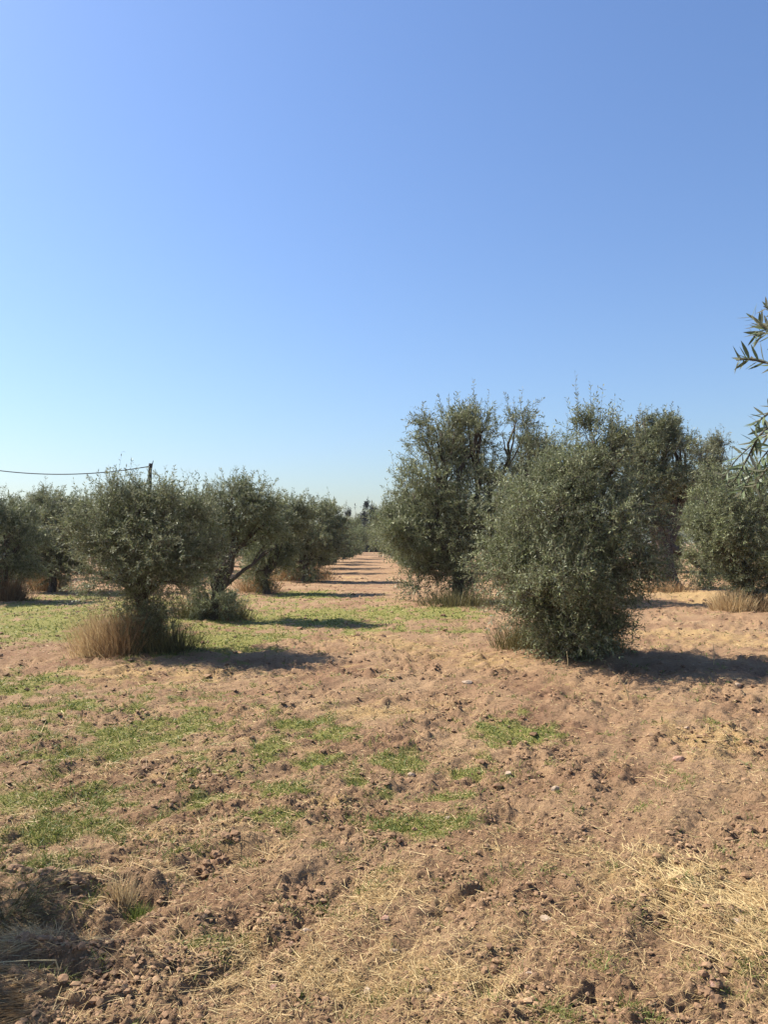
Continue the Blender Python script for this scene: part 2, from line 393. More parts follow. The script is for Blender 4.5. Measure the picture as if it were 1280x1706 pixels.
    a0 = s0[:, 0:1, :]; b0 = s1[:, 0:1, :]
    ring = np.stack([c + rad * (math.cos(q) * a0 + math.sin(q) * b0) for q in (0, 2.094, 4.189)], 2)   # n,2,3,3
    TV = ring.reshape(-1, 3); o = len(V)
    idx = np.arange(n_twigs)[:, None] * 6
    TQ = []
    for s in (0,):
        for j in range(3):
            j2 = (j + 1) % 3
            TQ.append(np.stack([idx[:, 0] + s + j, idx[:, 0] + s + j2, idx[:, 0] + s + 3 + j2, idx[:, 0] + s + 3 + j], -1))
    TQ = np.concatenate(TQ) + o
    V = np.concatenate([V, TV]) - np.asarray(origin)
    return fast_mesh(name, V, [Q, TQ], mats, np.concatenate([np.zeros(n), np.ones(len(TQ))]), np.concatenate([tint, np.full(len(TQ), .5)]))

def wood(name, base, fork, targets, r0, origin, extra=None, subs=4, seed=0, mat=None):
    """trunk from the ground to the fork, limbs on to every target clump, and thinner branches within the clump"""
    mb = MB(); base = np.asarray(base, float); fork = np.asarray(fork, float)
    tr = curve(base - np.array((0, 0, .15)), fork, 9, .07)
    rr = r0 * np.linspace(1.0, .72, 9); rr[0] *= 1.7; rr[1] *= 1.3
    mb.tube(tr, rr, 11, .12, cap=True)
    for c in targets:
        c = np.asarray(c, float)
        e = c[:3]
        L = np.linalg.norm(e - fork)
        p = curve(tr[-2] + rng.normal(0, r0 * .25, 3), e, 9, .12, .05)
        ra = r0 * np.linspace(.62, .16, 9) * (0.8 if L < 1 else 1)
        mb.tube(p, ra, 7, .1)
        for _ in range(subs):
            k = rng.integers(3, 9)
            q = e + nrm(rng.normal(0, 1, 3) + np.array((0, 0, .3))) * c[3:6] * rng.uniform(.5, .9)
            mb.tube(curve(p[k], q, 6, .13, .04), ra[k] * np.linspace(.7, .12, 6), 5, .05)
    for pts, ra in (extra or []): mb.tube(pts, ra, 8, .12)
    for v in mb.v: v -= np.asarray(origin)
    return mb.mesh(name, mat or M_bark)

def clump_px(lst, D):
    """crown lobes measured on the photograph (px), set at the tree's own distance: (px, py, rx, ry, dy, depth radius m, weight)"""
    o = []
    for px, py, rx, ry, dy, rd, wt in lst:
        p = at(px, py, D + dy); k = (D + dy) / FPX
        o.append((p[0], p[1], p[2], rx * k, rd, ry * k, wt))
    return np.array(o)

def olive(label, base_px, D, lobes, twigs, leaf, trunk_r, fork_px, seed, group, mats=None, shoot=.12, limb_n=None, extra=None, tw_len=.34, up=.45, droop=.25, wood_targets=None, pairs=11):
    b = at(base_px[0], base_px[1], D); b[2] = gz(b[0], b[1])
    root = bpy.data.objects.new('olive_tree', None); COL.objects.link(root); root.location = b
    root.empty_display_size = .3
    tag(root, label, 'olive tree', group)
    C = clump_px(lobes, D)
    fk = at(fork_px[0], fork_px[1], D)
    tg = C if limb_n is None else C[:limb_n]
    link('trunk', wood('trunk', b, fk, tg, trunk_r, b, extra), root)
    link('crown', foliage('crown', C, twigs, leaf, mats or [M_leaf, M_twig], seed, shoot, pairs, tw_len, up, droop, b), root)
    return root

G_L, G_R = 'olive trees in the row left of the lane', 'olive trees in the row right of the lane'
# left row, nearest
olive('low spreading olive tree in dry grass, the nearest one left of the lane', (238, 1089), 11.1,
      [(245, 895, 82, 62, 0, .9, 1), (180, 888, 52, 55, .2, .7, .9), (308, 895, 42, 65, 0, .7, .9), (205, 850, 50, 30, 0, .7, .9), (282, 850, 48, 28, 0, .7, .9), (245, 832, 30, 18, 0, .5, .5),
       (140, 918, 30, 40, .3, .5, .6), (250, 962, 75, 30, -.1, .8, .8), (322, 940, 32, 42, .2, .5, .7), (168, 958, 40, 26, 0, .5, .6),
       (262, 1046, 42, 42, .05, .4, .9), (225, 1022, 26, 46, -.1, .3, .8), (245, 1005, 45, 24, -.15, .5, .7), (265, 800, 14, 14, 0, .3, .2), (185, 822, 20, 16, 0, .3, .3), (335, 870, 22, 30, 0, .5, .4)],
      2500, .056, .10, (236, 985), 1, G_L, limb_n=10, shoot=.07)
olive('open crowned olive with a forked dark trunk, second on the left of the lane', (352, 1035), 15.9,
      [(400, 850, 52, 38, 0, .8, 1), (432, 825, 34, 22, 0, .6, .7), (355, 868, 32, 38, .3, .7, .7), (388, 812, 38, 16, 0, .6, .7), (443, 872, 26, 36, .2, .6, .6),
       (392, 900, 36, 20, 0, .6, .5), (338, 935, 26, 26, -.2, .4, .35), (455, 915, 18, 22, .4, .4, .35), (362, 1012, 44, 24, -.1, .5, .9), (340, 985, 24, 32, -.1, .3, .6)],
      1150, .072, .10, (358, 985), 2, G_L, limb_n=8,
      extra=[(np.array([at(356, 992, 15.9), at(372, 970, 15.9), at(383, 950, 15.85), at(388, 915, 15.8), at(402, 880, 15.9)]), np.array((.10, .085, .075, .065, .04)))])
olive('small bushy olive in tall brown grass, third on the left of the lane', (445, 985), 24.5,
      [(450, 880, 42, 40, 0, .9, 1), (478, 865, 35, 32, .3, .8, 1), (430, 900, 25, 35, 0, .6, .8), (440, 945, 34, 34, 0, .7, 1.2), (470, 905, 30, 30, 0, .6, .8)],
      1050, .10, .12, (445, 950), 3, G_L)
olive('rounded olive with a dark bushy base, fourth on the left of the lane', (507, 966), 31.5,
      [(520, 885, 42, 40, 0, 1.2, 1), (500, 865, 35, 25, 0, 1, 1), (545, 860, 38, 26, .3, 1, 1), (555, 895, 30, 35, 0, 1, .9), (512, 932, 38, 34, 0, .9, 1.3), (480, 932, 22, 28, .2, .7, .8), (485, 900, 30, 40, .5, .9, .8)],
      1200, .12, .14, (508, 935), 4, G_L)
# the row goes on beside the camera: this one stands just left of the view, its shade reaches into the lower left corner
olive('olive tree just beyond the left edge that shades the lower left corner', (-520, 1415), 4.0,
      [(-530, 820, 170, 120, 0, .6, 1), (-640, 850, 150, 130, .2, .6, 1), (-440, 850, 120, 110, -.1, .5, .9), (-540, 700, 120, 80, 0, .5, .7)],
      700, .062, .10, (-530, 1050), 21, G_L)
# second row on the left
G_L2 = 'olive trees in the second row to the left'
olive('dark olive cut off by the left edge of the picture', (8, 1002), 20.9,
      [(8, 900, 42, 55, 0, 1, 1), (18, 855, 26, 22, 0, .7, .9), (-40, 880, 50, 60, 0, 1, 1), (0, 960, 35, 35, 0, .7, .7), (35, 905, 28, 45, 0, .8, .8)],
      1400, .09, .13, (6, 950), 5, G_L2)
olive('olive with a twiggy top behind and left of the nearest left tree', (85, 985), 25.0,
      [(95, 890, 55, 55, 0, 1.2, 1), (60, 915, 38, 48, 0, 1, 1), (92, 836, 18, 16, 0, .4, .7), (135, 865, 40, 35, .3, 1, 1), (100, 945, 45, 30, 0, .9, .8), (52, 870, 22, 20, 0, .5, .6), (40, 900, 30, 40, 0, .9, .8), (150, 890, 30, 45, .2, .9, .9), (75, 855, 30, 24, 0, .7, .7)],
      1900, .095, .14, (90, 945), 6, G_L2, shoot=.2)
# right row
olive('dense dark olive bush leafy down to the ground, nearest on the right', (955, 1098), 10.5,
      [(978, 768, 55, 40, 0, .8, 1), (940, 795, 60, 45, .1, .8, .9), (1022, 775, 44, 42, .2, .9, 1), (912, 850, 70, 58, 0, 1.1, 1), (1000, 865, 66, 66, 0, 1.1, 1.1), (898, 795, 40, 38, .2, .7, .7),
       (868, 910, 55, 52, .1, .9, 1), (938, 950, 96, 58, -.1, 1.2, 1.2), (1025, 940, 40, 48, 0, .9, 1), (915, 1010, 64, 44, -.1, 1.0, 1.1), (970, 1030, 48, 40, -.1, .8, 1.2), (930, 1050, 55, 36, -.1, .9, 1.4), (990, 1062, 38, 26, 0, .6, 1),
       (845, 955, 36, 34, 0, .7, .8), (990, 735, 34, 24, 0, .5, .6), (1050, 835, 26, 42, .2, .6, .6)],
      4300, .060, .15, (960, 1010), 7, G_R, shoot=.26, up=.4)
olive('tallest olive, its leaves brushing the lane, second on the right', (762, 1002), 21.3,
      [(760, 735, 64, 48, 0, 1.3, 1.1), (735, 718, 38, 36, 0, 1.1, .8), (812, 712, 46, 40, 0, 1.1, .9), (790, 682, 30, 18, 0, .7, .4), (858, 712, 34, 44, .2, .9, .45), (888, 770, 30, 45, .3, .9, .5), (725, 785, 52, 50, 0, 1.3, 1), (688, 822, 34, 42, 0, 1, 1.1), (690, 880, 32, 40, -.2, 1, .9),
       (795, 820, 85, 70, 0, 1.7, 1.3), (868, 790, 42, 55, .3, 1.1, .9), (715, 895, 50, 60, -.2, 1.2, 1), (800, 905, 65, 50, 0, 1.3, .9), (735, 950, 42, 30, 0, 1, .6), (708, 735, 26, 28, 0, .7, .7), (790, 965, 45, 26, 0, 1, .6), (700, 945, 22, 28, 0, .6, .5), (755, 985, 35, 14, 0, .6, .3)],
      2900, .105, .17, (768, 930), 8, G_R, shoot=.2, tw_len=.48)
# second row on the right
G_R2 = 'olive trees in the second row to the right'
olive('old olive with a thick leaning trunk behind the dense dark bush', (1122, 978), 26.0,
      [(1092, 722, 30, 32, 0, .9, 1), (1062, 705, 14, 20, 0, .5, .5), (1100, 768, 42, 38, 0, 1.2, 1), (1075, 812, 46, 34, 0, 1.3, 1), (1128, 812, 24, 24, .3, .9, .6),
       (1045, 755, 36, 45, 0, 1, .9), (1120, 745, 20, 28, 0, .7, .5), (1165, 945, 40, 34, .6, .9, .8), (1140, 790, 22, 26, .2, .9, .5), (1115, 720, 22, 22, 0, .7, .6)],
      1900, .11, .32, (1108, 905), 9, G_R2, shoot=.2, tw_len=.45)
olive('dense olive at the right edge with dry grass round its dark trunk', (1246, 1016), 18.4,
      [(1228, 858, 58, 52, 0, 1.2, 1), (1215, 808, 38, 30, 0, .8, .8), (1272, 830, 55, 60, 0, 1.2, 1), (1195, 905, 42, 52, 0, 1, 1.1), (1185, 845, 30, 30, .1, .8, .7), (1250, 925, 58, 52, 0, 1, 1), (1228, 962, 42, 22, 0, .7, .8),
       (1300, 890, 45, 75, .2, 1, 1), (1255, 980, 28, 25, .1, .5, .4)],
      2300, .084, .16, (1246, 960), 10, G_R2, limb_n=7)
olive('pale airy olive whose top shows sky, between two darker ones', (1178, 950), 44.0,
      [(1168, 752, 26, 24, 0, 1.1, .8), (1208, 745, 18, 24, 0, .9, .7), (1158, 800, 30, 32, 0, 1.2, .7), (1190, 790, 26, 26, 0, 1, .5), (1180, 850, 45, 40, 0, 1.5, 1), (1150, 860, 30, 50, .5, 1.2, .8)],
      1200, .17, .2, (1178, 880), 12, G_R2, mats=[M_leaf_pale, M_twig], tw_len=.6)

# ------------------------------------------------------------------ farther rows: a few models, copied
def far_proto(seed, hgt, wid):
    g = np.random.default_rng(seed)
    root = bpy.data.objects.new('olive_tree', None)
    C = []
    for i in range(8):
        a = i * 2.4; rr = wid * (.15 + .32 * g.random()); z = hgt * (.34 + .46 * g.random())
        C.append((rr * math.cos(a), rr * math.sin(a), z, wid * .30, wid * .30, hgt * .2, 1))
    C.append((0, 0, hgt * .8, wid * .26, wid * .26, hgt * .16, 1)); C.append((0, 0, hgt * .2, wid * .3, wid * .3, hgt * .18, 2.4))
    C = np.array(C)
    t = link('trunk', wood('trunk', (0, 0, 0), (.05, 0, hgt * .25), C[:6], .14, (0, 0, 0), subs=2), None)
    c = link('crown', foliage('crown', C, 720, .15, [M_leaf_far, M_twig], seed, .15, 10, .5, .45, .25), None)
    return t, c
PROTO = [far_proto(31, 3.7, 3.3), far_proto(32, 4.1, 3.6), far_proto(33, 3.4, 3.0)]
used = [False] * 3
ORD = ['first', 'second', 'third', 'fourth', 'fifth', 'sixth', 'seventh', 'eighth', 'ninth', 'tenth', 'eleventh', 'twelfth', 'thirteenth', 'fourteenth', 'fifteenth', 'sixteenth']
def far_tree(x, y, label, group, sc=1.0):
    k = random.randrange(3)
    root = bpy.data.objects.new('olive_tree', None); COL.objects.link(root)
    root.location = (x, y, gz(x, y) * (y < 60)); root.rotation_euler = (0, 0, random.uniform(0, 6.28)); root.scale = (sc, sc, sc * random.uniform(.92, 1.08))
    tag(root, label, 'olive tree', group)
    for ch in PROTO[k]:
        if used[k]: c = ch.copy(); COL.objects.link(c)
        else: c = ch
        c.parent = root
    used[k] = True
random.seed(4)
def row(x, ds, first, side, group, sc=1.0):
    for i, d in enumerate(ds):
        far_tree(x * (1 - .28 * min(1, max(0, d - 50) / 50) * (abs(x) < 4)) + random.uniform(-.35, .35), d + random.uniform(-.4, .4), f'{ORD[first + i]} olive tree along {side}', group, sc * random.uniform(.92, 1.1))
row(-3.2, [40.5, 47.0, 55, 61.5, 72, 81, 95, 110], 4, 'the row left of the lane', G_L)
row(3.0, [40, 48, 57, 66, 76, 88, 102, 118], 2, 'the row right of the lane', G_R, 1.15)
row(-9.6, [31, 37, 43, 51, 60], 2, 'the second row to the left', G_L2)
row(-16, [34, 41, 48, 56], 0, 'the third row to the left', 'olive trees in the third row to the left')
row(9.0, [36, 44, 52], 3, 'the second row to the right', G_R2)
row(15.2, [33, 41, 50], 0, 'the third row to the right', 'olive trees in the third row to the right', 1.05)
row(21.5, [40, 48], 0, 'the fourth row to the right', 'olive trees in the fourth row to the right', 1.05)
for k in range(3):
    if not used[k]:
        for ch in PROTO[k]: bpy.data.objects.remove(ch)

# dark conifers closing the lane
def conifer(x, y, h, wd, label, seed):
    root = bpy.data.objects.new('conifer', None); COL.objects.link(root); root.location = (x, y, 0)
    tag(root, label, 'conifer', 'dark conifers at the end of the lane')
    g = np.random.default_rng(seed)
    C = []
    for i in range(9):
        f = i / 8; C.append((g.normal(0, wd * .07), g.normal(0, wd * .07), h * (.1 + .82 * f), wd * .5 * (1 - f * .88), wd * .5 * (1 - f * .88), h * .09, 1))
    mb = MB(); mb.tube(np.array([(0, 0, -.3), (0, 0, h * .4), (0.05, 0, h * .95)]), np.array((.22, .14, .03)), 7)
    link('trunk', mb.mesh('trunk', M_bark), root)
    link('crown', foliage('crown', np.array(C), 420, .3, [M_cyp, M_twig], seed, .3, 7, .7, .6, .1, leaf_w=.35), root)
for i, (px, h, wd, lb) in enumerate([(592, 6.8, 4.2, 'dark conifer at the left end of the group closing the lane'),
                                     (602, 7.0, 3.6, 'dark conifer just left of the tallest one where the lane ends'),
                                     (611, 8.2, 3.6, 'tallest dark pointed conifer where the lane ends'),
                                     (620, 7.0, 3.8, 'dark conifer right of the tallest one where the lane ends'),
                                     (629, 7.5, 3.8, 'dark conifer second from the right where the lane ends'),
                                     (640, 6.5, 4.2, 'dark conifer at the right end of the group closing the lane')]):
    p = at(px, 905, 122 + 3 * (i % 2)); conifer(p[0], p[1], h, wd, lb, 50 + i)

# ------------------------------------------------------------------ utility pole and cable
def pole(px, ytop, D, label):
    p = at(px, ytop, D); root = bpy.data.objects.new('utility_pole', None); COL.objects.link(root); root.location = (p[0], p[1], 0)
    tag(root, label, 'utility pole')
    mb = MB(); h = p[2]
    mb.tube(np.array([(0, 0, -.5), (0, 0, h * .5), (0, 0, h - .12), (0, 0, h)]), np.array((.1, .09, .08, .065)), 10)
    link('post', mb.mesh('post', M_pole), root)
    mb = MB(); mb.tube(np.array([(.06, 0, h - .28), (.1, 0, h - .05), (.15, 0, h + .14)]), np.array((.035, .03, .015)), 6)
    link('bracket', mb.mesh('bracket', M_pole), root)
    return p
PD = 38.0
p1 = pole(250, 772, PD, 'dark wooden utility pole rising behind the left trees')
pa = at(248, 777, PD); pb = at(-40, 780, PD)
pb[1] = PD
p2x = pb
t = np.linspace(0, 1, 26)
# cable from the pole, sagging, to the next pole beyond the left edge
A = pa; B = at(-60, 775, PD)
mb = MB(); pts = A[None, :] * (1 - t[:, None]) + B[None, :] * t[:, None]; pts[:, 2] -= .42 * 4 * t * (1 - t)
mb.tube(pts, np.full(26, .023), 6); tag(link('cable', mb.mesh('cable', M_pole)), 'thin dark cable sagging from the utility pole to the left', 'cable')
pole(-60, 770, PD, 'utility pole beyond the left edge holding the far cable end')

# ------------------------------------------------------------------ ribbons: blades of grass and straw
def blades(name, B, Dv, L, Wd, bend, mat, tint, seg=2, flat=False, g=rng):
    """B base, Dv direction, L length, Wd width, bend vector: tapering curved ribbons"""
    n = len(B)
    side = nrm(np.cross(Dv, g.normal(0, 1, (n, 3)) if not flat else np.tile((0, 0, 1.0), (n, 1)) + g.normal(0, .35, (n, 3))))
    V = []; F = []
    ts = np.linspace(0, 1, seg + 1)
    for i, q in enumerate(ts):
        c = B + Dv * (L * q)[:, None] + bend * (L * q * q)[:, None]
        wq = (Wd * (1 - .75 * q ** 1.5) * .5)[:, None]
        V += [c - side * wq, c + side * wq]
    V = np.stack(V, 1); m = 2 * (seg + 1); i0 = np.arange(n)[:, None] * m
    for s in range(seg): F.append(np.concatenate([i0 + 2 * s, i0 + 2 * s + 1, i0 + 2 * s + 3, i0 + 2 * s + 2], 1))
    return fast_mesh(name, V.reshape(-1, 3), [np.concatenate(F)], mat, tint=np.tile(tint, seg))

def scatter(n, ymin=945, ymax=1735, margin=1.25, g=rng):
    py = g.uniform(ymin, ymax, n); D = CAM_H * FPX / (py - 903)
    x = D * (.016 + .5 * margin * g.uniform(-1, 1, n)); return x, D

def tuft(name, label, cat, x, y, n, hgt, rx, ry, mat, group, seed, lean=.35, width=.006, tint=(.55, .25), spread=1.0, comb=(0, 0)):
    g = np.random.default_rng(seed)
    q = np.clip(g.normal(0, .5, (n, 2)), -1.1, 1.1); bx = q[:, 0] * rx; by = q[:, 1] * ry
    z0 = gz(x, y)
    zz = height(bx + x, by + y) - z0 - .01
    D_ = nrm(np.stack([spread * (q[:, 0] * .35 + g.normal(0, .28, n)) + comb[0], spread * (q[:, 1] * .35 + g.normal(0, .28, n)) + comb[1], np.ones(n)], 1))
    L = hgt * g.uniform(.45, 1.1, n) * np.exp(-.35 * (q ** 2).sum(1))
    bend = nrm(g.normal(0, 1, (n, 3))) * lean * g.uniform(.1, 1, n)[:, None]; bend[:, 2] = -np.abs(bend[:, 2]) * .6
    me = blades(name, np.stack([bx, by, zz], 1), D_, L, np.full(n, width) * g.uniform(.6, 1.4, n), bend, mat, np.clip(g.normal(tint[0], tint[1], n), 0, 1), 3, g=g)
    o = link(name, me, loc=(x, y, z0)); tag(o, label, cat, group); return o

GT = 'tall dry grass clumps under the trees'
def tuft_px(label, px, py, n, hgt, rpx, mat, seed, ry=.4, name='grass_clump', width=.006, tint=(.55, .25), **kw):
    c = ground_at(px, py); D = c[1]
    return tuft(name, label, 'grass clump', c[0], D, n, hgt, rpx / FPX * D, ry, mat, GT, seed, width=width, tint=tint, **kw)
tuft_px('tall tan dry grass clump left of the nearest left trunk', 168, 1092, 1300, .74, 38, M_dry, 1, tint=(.75, .2))
tuft_px('reddish brown dry grass clump against the nearest left trunk', 208, 1096, 800, .8, 28, M_dry, 2, tint=(.3, .22))
tuft_px('dark olive weed clump right of the nearest left trunk', 275, 1096, 900, .55, 55, M_weed, 3, tint=(.35, .25))
tuft_px('brown weed clump at the foot of the forked left tree', 385, 1030, 600, .5, 32, M_weed, 4, tint=(.6, .25), width=.009)
tuft_px('green weed clump left of the forked left tree', 320, 1032, 600, .6, 40, M_weed, 5, tint=(.3, .2), width=.009)
tuft_px('tall orange brown grass clump under the third left tree', 428, 985, 700, .9, 32, M_dry, 6, .6, width=.014, tint=(.45, .2))
tuft_px('brown grass clump left of the fourth left tree', 480, 966, 600, 1.0, 34, M_dry, 7, .8, width=.018, tint=(.4, .2))
tuft_px('brown grass clump right of the fourth left tree', 525, 965, 500, .8, 28, M_dry, 8, .8, width=.018, tint=(.25, .2))
tuft_px('brown grass clump under the twiggy topped left olive', 75, 983, 700, .9, 32, M_dry, 9, .7, width=.014, tint=(.35, .2))
tuft_px('brown weed clump under the olive on the left edge', 10, 1003, 700, .9, 34, M_dry, 10, .6, width=.012, tint=(.15, .15))
tuft_px('olive brown grass clump left below the dense dark bush', 872, 1085, 1100, .5, 45, M_weed, 11, tint=(.6, .25))
tuft_px('dark weed clump below the middle of the dense dark bush', 950, 1100, 900, .28, 55, M_weed, 12, tint=(.45, .25))
tuft_px('low weed clump at the right foot of the dense dark bush', 1010, 1090, 700, .3, 32, M_weed, 13, tint=(.5, .3))
tuft_px('pale yellow grass clump left of the right edge trunk', 1222, 1018, 900, .6, 30, M_dry, 14, .5, width=.011, tint=(.75, .2))
tuft_px('sparse reddish grass clump beside the right edge trunk', 1262, 1018, 500, .5, 30, M_dry, 15, .5, width=.011, tint=(.3, .25))
tuft_px('dry grass clump at the foot of the thick leaning trunk', 1105, 985, 600, .5, 45, M_dry, 16, .7, width=.014, tint=(.4, .25))
tuft_px('green brown weed clump under the tallest olive', 765, 1010, 900, .55, 60, M_weed, 17, .7, width=.012, tint=(.5, .3))
# foreground tufts, lower left
tuft_px('dark dry grass mound at the left edge of the foreground', 20, 1535, 1100, .12, 75, M_weed, 18, .35, width=.0035, tint=(.75, .25), spread=5, comb=(1.5, -.6))
tuft_px('straw coloured grass ridge low in the left foreground', 60, 1588, 1000, .12, 70, M_dry, 19, .14, width=.003, tint=(.75, .2), spread=5, comb=(-3, -1))
tuft_px('golden brown grass mound in the bottom left corner', 25, 1672, 2000, .13, 70, M_dry, 20, .16, width=.003, tint=(.5, .15), spread=3.5, comb=(-3.5, -1.6))
tuft_px('pale bent grass tuft beside the hollow in the left foreground', 205, 1500, 160, .16, 18, M_dry, 21, .06, width=.004, tint=(.8, .15))
tuft_px('small green tuft inside the hollow in the left foreground', 232, 1512, 160, .10, 16, M_grass, 22, .08, width=.004, tint=(.3, .2))

# ------------------------------------------------------------------ grass, straw, clods (uncountable)
def build_grass():
    g = np.random.default_rng(61)
    x, y = scatter(330000, g=g); d = green_of(x, y); k = g.random(len(x)) < d * .9
    x, y = x[k][:105000], y[k][:105000]; n = len(x)
    L = (.022 + .03 * g.random(n)) * (1 + .55 * noise(x, y, 2.5, 77) + .5 * noise(x, y, 11, 79)) * (1 + .035 * y)
    Wd = np.maximum(.0028, y * .0011) * g.uniform(.7, 1.3, n)
    z = height(x, y) - .006
    Dv = nrm(np.stack([g.normal(0, .5, n), g.normal(0, .5, n), np.ones(n)], 1))
    bend = g.normal(0, .35, (n, 3)); bend[:, 2] = -.3
    ti = np.clip(g.normal(.42, .28, n) + .25 * noise(x, y, 1.5, 78), 0, 1)
    o = link('grass', blades('grass', np.stack([x, y, z], 1), Dv, L, Wd, bend, M_grass, ti, 2, g=g)); tag(o, 'short green grass in patches over the soil', 'grass', kind='stuff')
build_grass()

def build_straw():
    g = np.random.default_rng(62)
    x, y = scatter(240000, g=g); d = straw_of(x, y); k = g.random(len(x)) < d * .5 + .13
    x, y = x[k], y[k]; n = len(x)
    a = g.uniform(0, 2 * math.pi, n)
    L = np.minimum(.014 + g.exponential(.024, n), .2) * (1 + .05 * y); Wd = np.maximum(.0018, y * .00075) * g.uniform(.6, 1.4, n)
    Dv = nrm(np.stack([np.cos(a), np.sin(a), g.uniform(-.05, .45, n) * (g.random(n) < .5)], 1))
    bend = g.normal(0, .3, (n, 3)); bend[:, 2] = -.12
    z = height(x, y) + .006 + .012 * g.random(n) * straw_of(x, y)
    o = link('straw', blades('straw', np.stack([x, y, z], 1), Dv, L, Wd, bend, M_straw, np.clip(g.normal(.5, .27, n), 0, 1), 1, True, g)); tag(o, 'cut straw scattered over the soil', 'straw', kind='stuff')
    # raked swath lying slantwise on the right
    P, Q_ = ground_at(1095, 1420), ground_at(1290, 1590)
    n = 1000; q = g.uniform(-.08, 1.1, n); off = g.normal(0, .15, n) + .07 * np.sin(q * 9)
    ax = nrm((Q_ - P)[None, :])[0]; pr = np.array((-ax[1], ax[0], 0))
    c = P + (Q_ - P) * q[:, None] + pr * off[:, None]
    a = math.atan2(ax[1], ax[0]) + g.normal(0, .45, n)
    L = np.minimum(.05 + g.exponential(.1, n), .42)
    Dv = nrm(np.stack([np.cos(a), np.sin(a), g.uniform(-.05, .1, n)], 1))
    bend = g.normal(0, .22, (n, 3)); bend[:, 2] = -.16
    z = height(c[:, 0], c[:, 1]) + .005 + .014 * g.random(n) * np.exp(-(off / .15) ** 2)
    B = np.stack([c[:, 0], c[:, 1], z], 1) - Dv * (L * .5)[:, None] * np.array((1, 1, 0))
    o = link('straw', blades('straw', B, Dv, L, np.full(n, .0032) * g.uniform(.6, 1.4, n), bend, M_straw, np.clip(g.normal(.68, .22, n), 0, 1), 4, True, g))
    tag(o, 'swath of long pale straw slanting across the right foreground', 'straw', kind='stuff')
build_straw()

ICO_V = None
def ico():
    f = (1 + 5 ** .5) / 2
    v = nrm(np.array([(-1, f, 0), (1, f, 0), (-1, -f, 0), (1, -f, 0), (0, -1, f), (0, 1, f), (0, -1, -f), (0, 1, -f), (f, 0, -1), (f, 0, 1), (-f, 0, -1), (-f, 0, 1)], float))
    t = np.array([(0, 11, 5), (0, 5, 1), (0, 1, 7), (0, 7, 10), (0, 10, 11), (1, 5, 9), (5, 11, 4), (11, 10, 2), (10, 7, 6), (7, 1, 8), (3, 9, 4), (3, 4, 2), (3, 2, 6), (3, 6, 8), (3, 8, 9), (4, 9, 5), (2, 4, 11), (6, 2, 10), (8, 6, 7), (9, 8, 1)])
    return v, t

def build_clods():
    g = np.random.default_rng(63)
    v = np.array([(1, 0, 0), (-1, 0, 0), (0, 1, 0), (0, -1, 0), (0, 0, 1), (0, 0, -1), (.62, .62, .55), (-.6, .62, .6), (-.62, -.6, .55), (.6, -.62, .6)], float)
    t = np.array([(0, 6, 9), (6, 4, 9), (6, 2, 7), (6, 7, 4), (7, 1, 8), (7, 8, 4), (8, 3, 9), (8, 9, 4), (0, 2, 6), (2, 1, 7), (1, 3, 8), (3, 0, 9)])
    x, y = scatter(110000, 960, g=g)
    cl = .06 + sstep(-.15, .6, noise(x, y, 1.3, 21) * .6 + noise(x, y, 4, 22) * .5) * (1 - .7 * green_of(x, y))
    k = g.random(len(x)) < cl; x, y = x[k][:28000], y[k][:28000]; n = len(x)
    s = np.minimum(.0020 + g.exponential(.0027, n), .017 + .008 * g.random(n)) * (.55 + .2 * y)
    V = v[None] * (1 + g.uniform(-.28, .28, (n, 10, 1))) * s[:, None, None] * g.uniform(.7, 1.3, (n, 1, 3))
    V[:, :, 2] *= .75
    V += np.stack([x, y, height(x, y) + s * .1], 1)[:, None, :]
    T = (t[None] + np.arange(n)[:, None, None] * 10).reshape(-1, 3)
    o = link('soil_clods', fast_mesh('soil_clods', V.reshape(-1, 3), [T], M_clod, tint=np.repeat(np.clip(g.normal(.5, .25, n), 0, 1), 12)))
    tag(o, 'loose brown clods of tilled soil', 'soil', kind='stuff')
build_clods()
